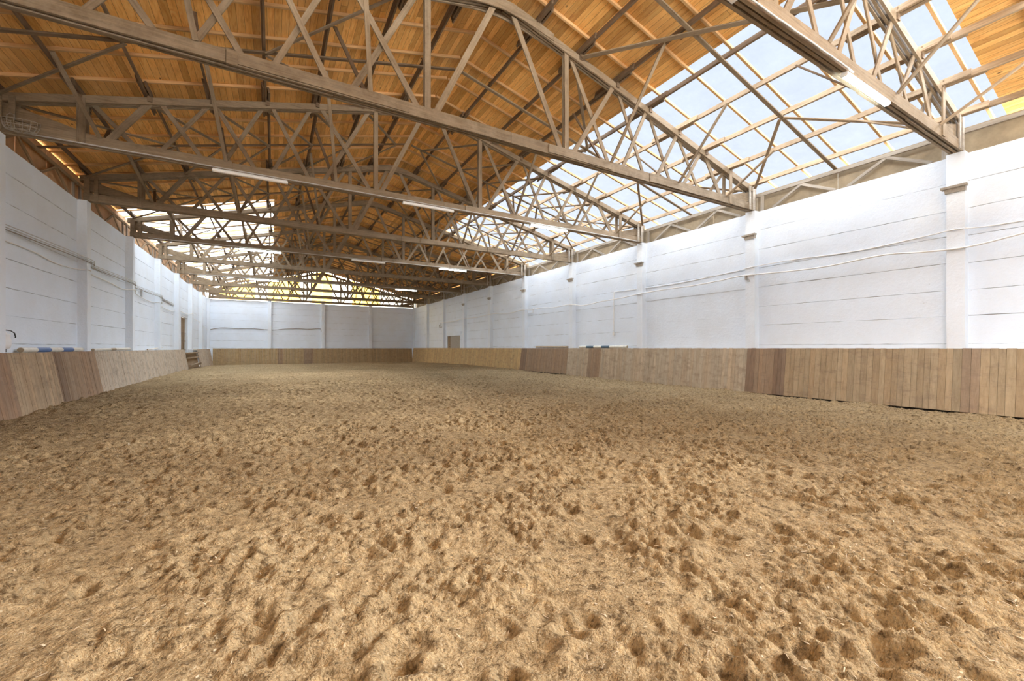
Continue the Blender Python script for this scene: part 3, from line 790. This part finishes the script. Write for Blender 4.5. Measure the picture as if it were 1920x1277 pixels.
# mid-bay planks across under the purlins, and flat wind braces
def roofpt(s, u, y, d=-0.03): return Vector((XM + s * u, y, chord_top(u) + d))
for k in range(0, 9):
    ym = yk(k + 0.53)
    for s in (-1, 1):
        if k == 0 and s < 0: continue
        nrm = Vector((s * math.sin(AL), 0, math.cos(AL)))
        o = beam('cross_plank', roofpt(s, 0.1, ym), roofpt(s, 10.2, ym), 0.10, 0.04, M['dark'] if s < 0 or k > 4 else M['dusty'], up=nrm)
        tag(o, 'long plank nailed across under the %s slope purlins, %s' % (slope_name(s), near_name(k)), 'plank', 'cross planks under the purlins')
        prs = [(7.15, 9.72), (4.7, 2.25)]
        if k == 0: prs = [(7.15, 9.72), (5.0, 2.2)]
        if k in (2, 3, 5, 6, 8): prs = [(0.5, 2.05), (2.15, 3.55), (3.4, 4.75), (4.7, 6.0), (5.95, 7.2), (7.15, 9.72)]
        for j, (um, ut) in enumerate(prs):
            for e in (0, 1):
                if k == 0 and e == 0 and um < 5: continue
                yt = yk(k + e) + (0.16 if e == 0 else -0.16)
                y1_ = yk(0) + 0.2 if (k == 0 and um < 6) else ym + (-0.04 if e == 0 else 0.04)
                o = beam('wind_brace', roofpt(s, um, y1_, -0.07), roofpt(s, ut, yt, -0.07), 0.12 if (k == 0 and um < 6) else 0.085, 0.03, M['newer'] if (s > 0 and um > 5 and k < 5) else M['dusty'], up=nrm)
                tag(o, '%s flat brace out from ridge, %s slope, %s half, %s' % (ORD[j if len(prs) > 2 else 1 - j], slope_name(s), 'near' if e == 0 else 'far', near_name(k)), 'brace', 'flat wind braces under the roof')

# knee braces from the bottom chords up to the purlins
for k in range(0, 10):
    for s in (-1, 1):
        for j, (ub, ut) in enumerate(((2.95, 3.38), (5.65, 5.9), (8.1, 8.38))):
            if s > 0: ub += 0.25 if j < 2 else 0.1
            for e in (-1, 1):
                if (k == 9 and e > 0) or (k == 0 and s < 0): continue
                y = yk(k) if k < 9 else YB - 0.12
                p0 = (XM + s * ub, y + e * 0.128, BC1 - 0.02); L = 1.62 + random.uniform(-.12, .15)
                p1 = (XM + s * ut, y + e * L, chord_top(ut) + 0.03)
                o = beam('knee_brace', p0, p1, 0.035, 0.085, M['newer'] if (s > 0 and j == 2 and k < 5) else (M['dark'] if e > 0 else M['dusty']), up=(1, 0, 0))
                tag(o, '%s knee brace right of ridge, ' % ORD[j] * (s > 0) + '%s knee brace left of ridge, ' % ORD[j] * (s < 0) + '%s side of the %s truss' % ('camera' if e < 0 else 'far', ORD[k]), 'brace', 'knee braces from chord to purlin')

# ------------------------------------------------------------------ eaves: plate, fascia and V struts on the wall tops
for s in (-1, 1):
    xw = (XR + 0.06) if s > 0 else (XL - 0.06)
    for k in range(0, 9):
        a, b = yk(k) + 0.14, yk(k + 1) - 0.14
        if s > 0 and k == 0: a = 1.2; 
        lab2 = 'right' if s > 0 else 'left'
        z0 = WT; z1 = WT + 0.52
        mb = MB(); n = 3
        a_, b_ = (a if k == 0 else yk(k)), yk(k + 1) - 0.002
        for i in range(n):
            p, q = a_ + (b_ - a_) * i / n, a_ + (b_ - a_) * (i + 1) / n
            mb.box((xw + s * 0.13 + random.uniform(-.006, .006) - 0.008, p + 0.004, z0 - 0.02), (xw + s * 0.13 + 0.008, q - 0.004, z1 + (0.16 if s > 0 and k < 4 else 0.40)))
        o = mb.build('fascia_panel', M['fascia'] if s > 0 else M['fascia_wood'])
        tag(o, '%s eaves panel above the %s wall, %s' % ('brown' if s > 0 else 'orange wood', lab2, near_name(k)), 'panel', 'eaves panels on the %s' % lab2)
        o = beam('eaves_plate', (xw, a - 0.1, z1 + 0.035), (xw, b + 0.1, z1 + 0.035), 0.06, 0.10, M['grey'] if s > 0 else M['newer'])
        tag(o, 'long eaves timber on top of the %s wall, %s' % (lab2, near_name(k)), 'timber', 'eaves timbers on the %s' % lab2)
        for j, (f0, f1) in enumerate(((0.10, 0.28), (0.46, 0.28), (0.52, 0.705), (0.88, 0.705))):
            o = beam('eaves_strut', (xw, yk(k + f0), z0 + 0.02), (xw, yk(k + f1) + (0.03 if f1 > f0 else -0.03), z1), 0.04, 0.08, M['grey'] if s > 0 else M['newer'], up=(0, 0, 1))
            tag(o, '%s slanting eaves strut on the %s wall top, %s' % (ORD[j], lab2, near_name(k)), 'strut', 'eaves struts on the %s' % lab2)
        for j, yy in enumerate((yk(k) + 0.26, yk(k + 1) - 0.26)):
            if s > 0 and j == 0 and k == 0: pass
            o = beam('eaves_stud', (xw, yy, z0), (xw, yy, z1), 0.05, 0.10, M['grey'], up=(0, 1, 0))
            tag(o, 'short upright stud on the %s wall top, %s end, %s' % (lab2, 'near' if j == 0 else 'far', near_name(k)), 'stud', 'eaves studs on the %s' % lab2)

# ------------------------------------------------------------------ gable: yellow and pale plastic sheets above the end wall
gz0 = WT - 0.02
xg = XL - 0.1; i = 0
while xg < XR + 0.1:
    x1 = min(XR + 0.1, xg + 1.0)
    ua, ub = abs(xg - XM), abs(x1 - 0.012 - XM)
    mb = MB()
    mb.prism([(xg, gz0), (x1 - 0.012, gz0), (x1 - 0.012, roof_z(ub) - 0.10), (xg, roof_z(ua) - 0.10)], YB + 0.10, YB + 0.105)
    pale = i in (0, 4, 8, 11, 12, 16, 17, 18, 19)
    o = mb.build('window_%d' % wn, M['paleyellow'] if pale else M['yellow']); wn += 1
    tag(o, '%s translucent gable sheet above the end wall, %s' % ('pale' if pale else 'yellow', ('%s from the left eaves' % ORD[i]) if i < 10 else '%s from the right eaves' % ORD[19 - i]), 'gable sheet', kind='structure')
    xg = x1; i += 1
for j, z in enumerate((WT + 0.55, WT + 1.5)):
    half = (ZC - SL * 0 - z) / SL - 0.4; half = min(half, 9.6)
    o = beam('gable_rail', (XM - half, YB + 0.05, z), (XM + half, YB + 0.05, z), 0.05, 0.08, M['newer'])
    tag(o, '%s horizontal timber behind the last truss carrying the yellow gable sheets' % ('lower' if j == 0 else 'upper'), 'timber', 'gable rails')

# ------------------------------------------------------------------ strip lights under every second truss
def strip_light(x, y, z, on, label, tilt=0.0):
    t = empty('strip_light', (x, y, z), label, 'strip light', 'strip lights under the trusses')
    L = 0.86
    mb = MB(); mb.prism([(-0.04, 0.035), (0.04, 0.035), (0.05, 0.0), (-0.05, 0.0)], -L, L)
    h = mb.build('housing', M['fixture'], t); 
    mb = MB(); mb.prism([(-0.052, 0.0), (0.052, 0.0), (0.049, -0.03), (0.034, -0.047), (-0.034, -0.047), (-0.049, -0.03)], -L + 0.01, L - 0.01)
    dd = mb.build('diffuser', M['tube_on'] if on else M['tube_off'], t)
    for sx in (-1, 1):
        mb = MB(); mb.prism([(-0.056, 0.004), (0.056, 0.004), (0.053, -0.033), (0.037, -0.05), (-0.037, -0.05), (-0.053, -0.033)], sx * L - 0.012, sx * L + 0.012)
        mb.build('end_cap', M['fixture'], t)
    t.rotation_euler = (0, tilt, math.pi / 2)
    return t
LITE = {0: (None, 0, 1), 2: (0, 0, 1), 4: (1, 0, 1), 6: (1, None, 1)}
for k, row in LITE.items():
    for j, on in enumerate(row):
        if on is None: continue
        x = XM + (-5.08, -0.1, 4.72)[j]
        strip_light(x, yk(k) - 0.07, BC0 - 0.04, on == 1, '%s strip light under the %s truss from the camera, %s' % ('glowing' if on else 'unlit white', ORD[k], ('on its left half', 'at its middle', 'on its right half')[j]))
# conduits along the lit trusses
for k in (0, 2, 4, 6):
    mb = MB(); x0, x1 = (XM - 9.2, XM + 9.4) if k else (XM + 0.3, XM + 4.0)
    pts = [(x0 + (x1 - x0) * i / 24, yk(k) - 0.145, (BC0 + 0.02 if k else BC0 - 0.005) + random.uniform(-.006, .006)) for i in range(25)]
    mb.tube(pts, 0.014, 6); o = mb.build('conduit', M['greycond'], smooth=True)
    tag(o, 'thin pale conduit clipped along the bottom chord of the %s truss' % ORD[k], 'conduit', 'conduits on the trusses')

# ------------------------------------------------------------------ cables and conduits on the walls
def cable(name, pts, r, mat, label, cat, dense=6):
    P = [Vector(p) for p in pts]; out = []
    for i in range(len(P) - 1):
        p0, p1, p2, p3 = P[max(i - 1, 0)], P[i], P[i + 1], P[min(i + 2, len(P) - 1)]
        for j in range(dense):
            t = j / dense
            out.append(0.5 * ((2 * p1) + (p2 - p0) * t + (2 * p0 - 5 * p1 + 4 * p2 - p3) * t * t + (3 * p1 - p0 - 3 * p2 + p3) * t ** 3))
    out.append(P[-1]); mb = MB(); mb.tube(out, r, 7); o = mb.build(name, mat, smooth=True)
    return tag(o, label, cat)
def RW(pts, x=XRC - 0.03): return [(x, y, z + EYE) for (y, z) in pts]
cable('wall_pipe', RW([(1.8, 2.60), (2.4, 2.51), (3.22, 2.39), (4.0, 2.42), (4.8, 2.5), (6.07, 2.42), (7.2, 2.44), (8.65, 2.52), (9.6, 2.47), (10.8, 2.43), (12, 2.45), (13.41, 2.42), (14.6, 2.35), (16, 2.32), (17.3, 2.25), (18.5, 2.40), (20.0, 2.36), (21.2, 2.44), (22.5, 2.43), (23.5, 2.50), (25.3, 2.42), (27, 2.52), (28.5, 2.54), (30.8, 2.46), (33.4, 2.52), (36, 2.42), (38.9, 2.48)]), 0.022, M['conduit'], 'wavy white pipe sagging along the right wall', 'pipe')
cable('wall_conduit', [(XR - 0.02 if i not in (2, 6) else XRC - 0.03, y, z + EYE) for i, (y, z) in enumerate([(1.8, 2.84), (2.9, 2.84), (3.435, 2.85), (4.1, 2.85), (5.5, 2.77), (7.2, 2.83), (8.435, 2.77), (9.1, 2.76), (12.0, 2.66), (15.25, 2.74)])], 0.014, M['conduit'], 'thin straight conduit above the wavy pipe on the right wall', 'conduit')
cable('drop_conduit', [(XR - 0.025, 15.27, 2.74 + EYE), (XR - 0.025, 15.28, 2.0 + EYE), (XR - 0.025, 15.28, 0.8 + EYE)], 0.02, M['conduit'], 'white conduit dropping down the right wall to a socket', 'conduit')
mb = MB(); mb.box((-0.03, -0.06, -0.10), (0.04, 0.06, 0.06)); o = mb.build('socket_box', M['conduit'], None, (XR - 0.03, 15.28, 0.72 + EYE)); tag(o, 'small white socket box at the foot of the drop conduit', 'socket')
# wall brackets with cable ends
mb = MB()
for (a, b) in (((-0.0, -0.35, 0.0), (-0.0, -0.35, -0.26)), ((-0.0, -0.35, -0.26), (-0.0, 0.28, -0.26)), ((-0.0, 0.28, -0.26), (0, 0.28, 0.02)), ((0, -0.35, 0), (0.2, -0.35, 0))): mb.tube([a, b], 0.018, 6)
o = mb.build('wall_frame', M['conduit'], None, (XR - 0.06, 22.9, 2.52 + EYE)); tag(o, 'small white square bracket hanging by the wavy pipe beside the fifth right pilaster', 'bracket')
mb = MB()
for (a, b) in (((0, -0.3, 0.2), (0, -0.3, -0.3)), ((0, -0.3, -0.3), (0, 0.5, -0.36)), ((0, 0.5, -0.36), (0, 0.6, -0.05)), ((0, 0.15, -0.34), (0, 0.1, 0.1))): mb.tube([a, b], 0.02, 6)
o = mb.build('cable_bracket', M['cable'], None, (XR - 0.06, 39.3, 2.35 + EYE)); tag(o, 'dark bent cable bracket high on the far right wall', 'bracket')
mb = MB(); mb.box((-0.05, -0.03, -0.06), (0.03, 0.03, 0.06)); mb.tube([(-0.03, 0, 0.02), (-0.05, -0.1, -0.05), (-0.04, -0.16, -0.16), (-0.03, -0.05, -0.12)], 0.01, 5)
o = mb.build('cable_clamp', M['cable'], None, (XRC - 0.02, 8.55, 2.43 + EYE)); tag(o, 'dark cable clamp on the second right pilaster', 'clamp')
# left wall
for j, (dz, r_) in enumerate(((0.0, 0.014), (-0.055, 0.014), (0.06, 0.012))):
    cable('wall_conduit', [(XLC + 0.03 if i in (1, 3, 5) else XL + 0.03, y, EYE + z + dz) for i, (y, z) in enumerate([(12.5, 2.73), (18.435, 2.80), (19.5, 2.78), (23.435, 2.76), (24.4, 2.75), (28.435, 2.72), (29.2, 2.72), (33.0, 2.68)])], r_, M['cable'] if j == 1 else M['greycond'], ('middle', 'lower', 'upper')[j] + ' one of three straight conduits along the left wall', 'conduit')
cable('wall_cable', [(XL + 0.03, y, EYE + z) for (y, z) in [(12.5, 2.46), (13.9, 2.46), (15.4, 2.47), (16.6, 2.40), (18.0, 2.46)]] + [(XLC + 0.03, 18.435, EYE + 2.50)] + [(XL + 0.05, y, EYE + z) for (y, z) in [(19.2, 2.49), (21.0, 2.46), (22.7, 2.40)]] + [(XLC + 0.03, 23.435, EYE + 2.48)] + [(XL + 0.05, y, EYE + z) for (y, z) in [(24.6, 2.43), (26.4, 2.32), (28.0, 2.36)]] + [(XLC + 0.03, 28.435, EYE + 2.42)] + [(XL + 0.05, y, EYE + z) for (y, z) in [(29.5, 2.30), (31.5, 2.22), (33.0, 2.30), (34.3, 2.44), (36.5, 2.42), (38.0, 2.46)]] + [(XLC + 0.03, 38.435, EYE + 2.5)] + [(XL + 0.05, y, EYE + z) for (y, z) in [(40, 2.3), (42.5, 2.2), (44, 2.05), (48, 1.7)]], 0.018, M['conduit'], 'drooping pale cable under the conduits on the left wall', 'cable')
mb = MB(); mb.box((0, -0.03, -0.35), (0.06, 0.03, 0.05)); o = mb.build('cable_stub', M['greycond'], None, (XL + 0.0, 25.6, 2.72 + EYE)); tag(o, 'short grey upright box on the left wall conduits past the second pilaster', 'box')
cable('end_wall_cable', [(x, YB - 0.05, EYE + z) for (x, z) in [(-5.1, 1.75), (-4.2, 1.92), (-3.0, 1.88), (-2.0, 1.92), (-1.0, 1.85), (-0.27, 1.80)]] + [(x, YB - 0.20 if abs(x - 0.1) < 0.4 else YB - 0.04, EYE + z) for (x, z) in [(0.2, 1.80), (1.0, 1.92), (2.2, 1.98), (3.3, 1.96), (4.3, 2.02), (4.42, 1.9), (4.45, 1.7)]], 0.028, M['cable'], 'dark cable waving along the end wall', 'cable')

# ------------------------------------------------------------------ poles lying on the kickboard ledge
def pole(p0, p1, r, bands, mats, label):
    p0, p1 = Vector(p0), Vector(p1); t = empty('jump_pole', tuple((p0 + p1) / 2), label, 'jump pole', 'poles on the kickboard ledges')
    org = (p0 + p1) / 2; L = (p1 - p0).length; mb = MB(); edges = [0]
    n = len(bands)
    for i, bnd in enumerate(bands):
        a = p0.lerp(p1, i / n) - org; b = p0.lerp(p1, (i + 1) / n) - org
        mb.tube([a, b], r, 14, mi=bnd)
    mb.build('shaft', mats, t)
    x = (p1 - p0).normalized()
    m2 = MB(); m2.tube([p0 - org - x * 0.004, p0 - org + x * 0.012], [r * 0.9, r * 0.99], 14); m2.build('cut_end', M['polewood'], t)
    return t
pole((-5.23, 14.5, ZT_L + 0.055), (-5.23, 18.15, ZT_L + 0.055), 0.062, (0, 1, 0, 1, 0), [M['polewhite'], M['blue']], 'blue and white banded jump pole on the left ledge nearest the camera')
pole((-5.22, 19.1, ZT_L + 0.04), (-5.24, 23.7, ZT_L + 0.075), 0.05, (0, 0, 0, 1, 0, 0, 0, 0), [M['polewhite'], M['polewood']], 'plain white worn pole on the left ledge beyond the banded one')
pole((-5.2, 26.0, ZT_L + 0.03), (-5.27, 29.4, ZT_L + 0.13), 0.03, (0, 0), [M['polewhite'], M['polewood']], 'thin white lath lying tilted on the left ledge')
pole((14.40, 14.3, ZT_R + 0.06), (14.40, 17.8, ZT_R + 0.06), 0.06, (0, 0, 1, 0, 1, 0), [M['polewhite'], M['teal']], 'dark blue and white banded pole on the right ledge')
pole((14.40, 18.85, ZT_R + 0.06), (14.40, 22.1, ZT_R + 0.075), 0.055, (0, 0), [M['polewood'], M['polewood']], 'bare brown pole on the right ledge below the pilasters')

# white plastic vessel with black hose at the left picture edge
t = empty('plastic_canister', (-5.24, 13.78, ZT_L + 0.01), 'white rounded plastic canister with black hose at the left picture edge', 'canister')
mb = MB(); prof = [(0.0, 0.06), (0.02, 0.13), (0.10, 0.15), (0.20, 0.15), (0.28, 0.12), (0.31, 0.14), (0.34, 0.13), (0.36, 0.07), (0.40, 0.05)]
n0 = 18
for (z, r_) in prof:
    for j in range(n0): mb.v.append((0.8 * r_ * math.cos(6.2832 * j / n0), r_ * math.sin(6.2832 * j / n0), z + 0.07))
for i in range(len(prof) - 1):
    for j in range(n0):
        a = i * n0 + j; b = i * n0 + (j + 1) % n0; mb.f.append((a, b, b + n0, a + n0)); mb.mi.append(0)
mb.f.append(tuple(range(n0 - 1, -1, -1))); mb.mi.append(0); mb.f.append(tuple(range((len(prof) - 1) * n0, len(prof) * n0))); mb.mi.append(0)
mb.build('body', M['plastic'], t, smooth=True)
mb = MB(); mb.tube([(0, 0, 0), (0, 0, 0.075)], 0.05, 10); mb.build('foot', M['black'], t)
mb = MB(); mb.tube([(0, 0.0, 0.46), (0, 0.12, 0.50), (0.01, 0.30, 0.49), (0.02, 0.43, 0.44), (0.02, 0.47, 0.36), (0.02, 0.46, 0.33)], 0.011, 7); mb.build('hose', M['black'], t, smooth=True)

# wire basket on the left end of the third truss
t = empty('wire_basket', (-4.76, yk(2) - 0.22, BC0 + 0.24), 'old wire basket hung at the left end of the third truss', 'basket')
mb = MB(); rx, ry = 0.30, 0.12
def ell(z, f): return [(rx * f * math.cos(6.2832 * j / 24), ry * f * math.sin(6.2832 * j / 24), z) for j in range(25)]
for (z, f) in ((0.0, 1.0), (-0.12, 0.95), (-0.22, 0.8)): mb.tube(ell(z, f), 0.009, 5, cap=False)
for j in range(14):
    a = 6.2832 * j / 14; c, s_ = math.cos(a), math.sin(a)
    mb.tube([(rx * c, ry * s_, 0), (rx * .95 * c, ry * .95 * s_, -0.12), (rx * .8 * c, ry * .8 * s_, -0.22), (rx * .3 * c, ry * .3 * s_, -0.25)], 0.007, 5)
mb.build('cage', M['wire'], t, smooth=True)
mb = MB(); mb.tube([(-0.20, 0.0, -0.02), (-0.21, 0, 0.08), (-0.16, 0, 0.13), (-0.10, 0, 0.11), (-0.09, 0, 0.0)], 0.012, 6); mb.build('hook', M['wire'], t, smooth=True)

# ------------------------------------------------------------------ world, sun, camera
w = bpy.data.worlds.new('World'); sc.world = w; w.use_nodes = True
nt = w.node_tree; L = nt.links.new
bg = nt.nodes['Background']
tc = nt.nodes.new('ShaderNodeTexCoord'); sp = nt.nodes.new('ShaderNodeSeparateXYZ'); L(tc.outputs['Generated'], sp.inputs[0])
up = ramp(nt, sp.outputs['Z'], [(0.0, (0.57, 0.62, 0.69)), (0.3, (0.55, 0.605, 0.685)), (0.66, (0.50, 0.575, 0.685)), (0.90, (2.6, 2.9, 3.3)), (1.0, (2.8, 3.1, 3.5))])
dirn = Vector((-0.45, 0.88, 0.22)).normalized()
dt = N(nt, 'ShaderNodeVectorMath', operation='DOT_PRODUCT'); L(tc.outputs['Generated'], dt.inputs[0]); dt.inputs[1].default_value = dirn
gl = ramp(nt, dt.outputs['Value'], [(0.71, (0, 0, 0)), (0.82, (6.0, 6.0, 6.0)), (1.0, (6.0, 6.0, 6.0))])
s1 = mix(nt, 1.0, up.outputs[0], gl.outputs[0], 'ADD')
# added unseen upward light from behind the camera, lifts the roof underside
ng = N(nt, 'ShaderNodeMath', operation='MULTIPLY'); L(sp.outputs['Y'], ng.inputs[0]); ng.inputs[1].default_value = -1.0
bk = ramp(nt, ng.outputs[0], [(0.15, (0, 0, 0)), (0.4, (1, 1, 1))])
zm = N(nt, 'ShaderNodeMapRange'); zm.inputs['From Min'].default_value = 0.05; zm.inputs['From Max'].default_value = -0.05; L(sp.outputs['Z'], zm.inputs['Value'])
rear_fill = mix(nt, 1.0, bk.outputs[0], (10.5, 10.0, 9.3), 'MULTIPLY')
y2 = mix(nt, zm.outputs[0], (0, 0, 0), rear_fill)
s2 = mix(nt, 1.0, s1, y2, 'ADD')
L(s2, bg.inputs['Color']); bg.inputs['Strength'].default_value = 1.0

def sun(name, d, strength, col, ang):
    l = bpy.data.lights.new(name, 'SUN'); l.energy = strength; l.color = col; l.angle = math.radians(ang)
    o = bpy.data.objects.new(name, l); link(o); o.rotation_euler = Vector(d).to_track_quat('-Z', 'Y').to_euler()
    return o
sun('sun', (0.72, 0.42, -0.52), 0.66, (1.0, 0.80, 0.52), 4.0)
sun('fill_sun_left', (0.80, 0.15, -0.60), 1.0, (0.90, 0.98, 1.10), 55)  # added wide fill from the left, standing in for bright sky
sun('fill_sun_overhead', (0.22, 0.05, -0.97), 0.8, (0.92, 0.98, 1.07), 50)  # added overhead fill coming down through the skylights
sun('low_fill_sun_left', (0.88, 0.24, -0.41), 3.5, (0.93, 0.98, 1.06), 35)  # added low fill from the left, lifts the right wall
sun('fill_sun_behind', (0.42, 0.74, -0.52), 0.5, (1.0, 0.98, 0.95), 20)  # added faint fill from behind, aimed at the end wall
sun('fill_sun_right', (-0.82, 0.34, -0.48), 4.5, (0.90, 0.98, 1.10), 36)  # added wide fill from the right for left wall and floor
sun('fill_beam_right', (-0.78, 0.24, -0.58), 4.6, (1.0, 0.97, 0.92), 14)  # added narrower fill from the right, makes the bright floor band

YAW = 0.5198
cam = bpy.data.cameras.new('camera'); cam.sensor_width = 36.0; cam.lens = 783.92 / 1920 * 36.0; cam.clip_start = 0.05; cam.clip_end = 300
cam.shift_y = (652.5 - 638.5) / 1920.0
co = bpy.data.objects.new('camera', cam); link(co); co.location = (0, 0, EYE); co.rotation_euler = (math.pi / 2, 0, -YAW)
sc.camera = co

sc.view_settings.view_transform = 'Standard'; sc.view_settings.look = 'None'; sc.view_settings.gamma = 1.0; sc.view_settings.use_curve_mapping = False
sc.view_settings.exposure = 0.42
cy = sc.cycles
cy.denoising_prefilter = 'ACCURATE'; cy.max_bounces = 10; cy.diffuse_bounces = 7; cy.glossy_bounces = 2; cy.transmission_bounces = 6; cy.transparent_max_bounces = 12
cy.sample_clamp_indirect = 6.0; cy.use_denoising = True; cy.caustics_reflective = False; cy.caustics_refractive = False
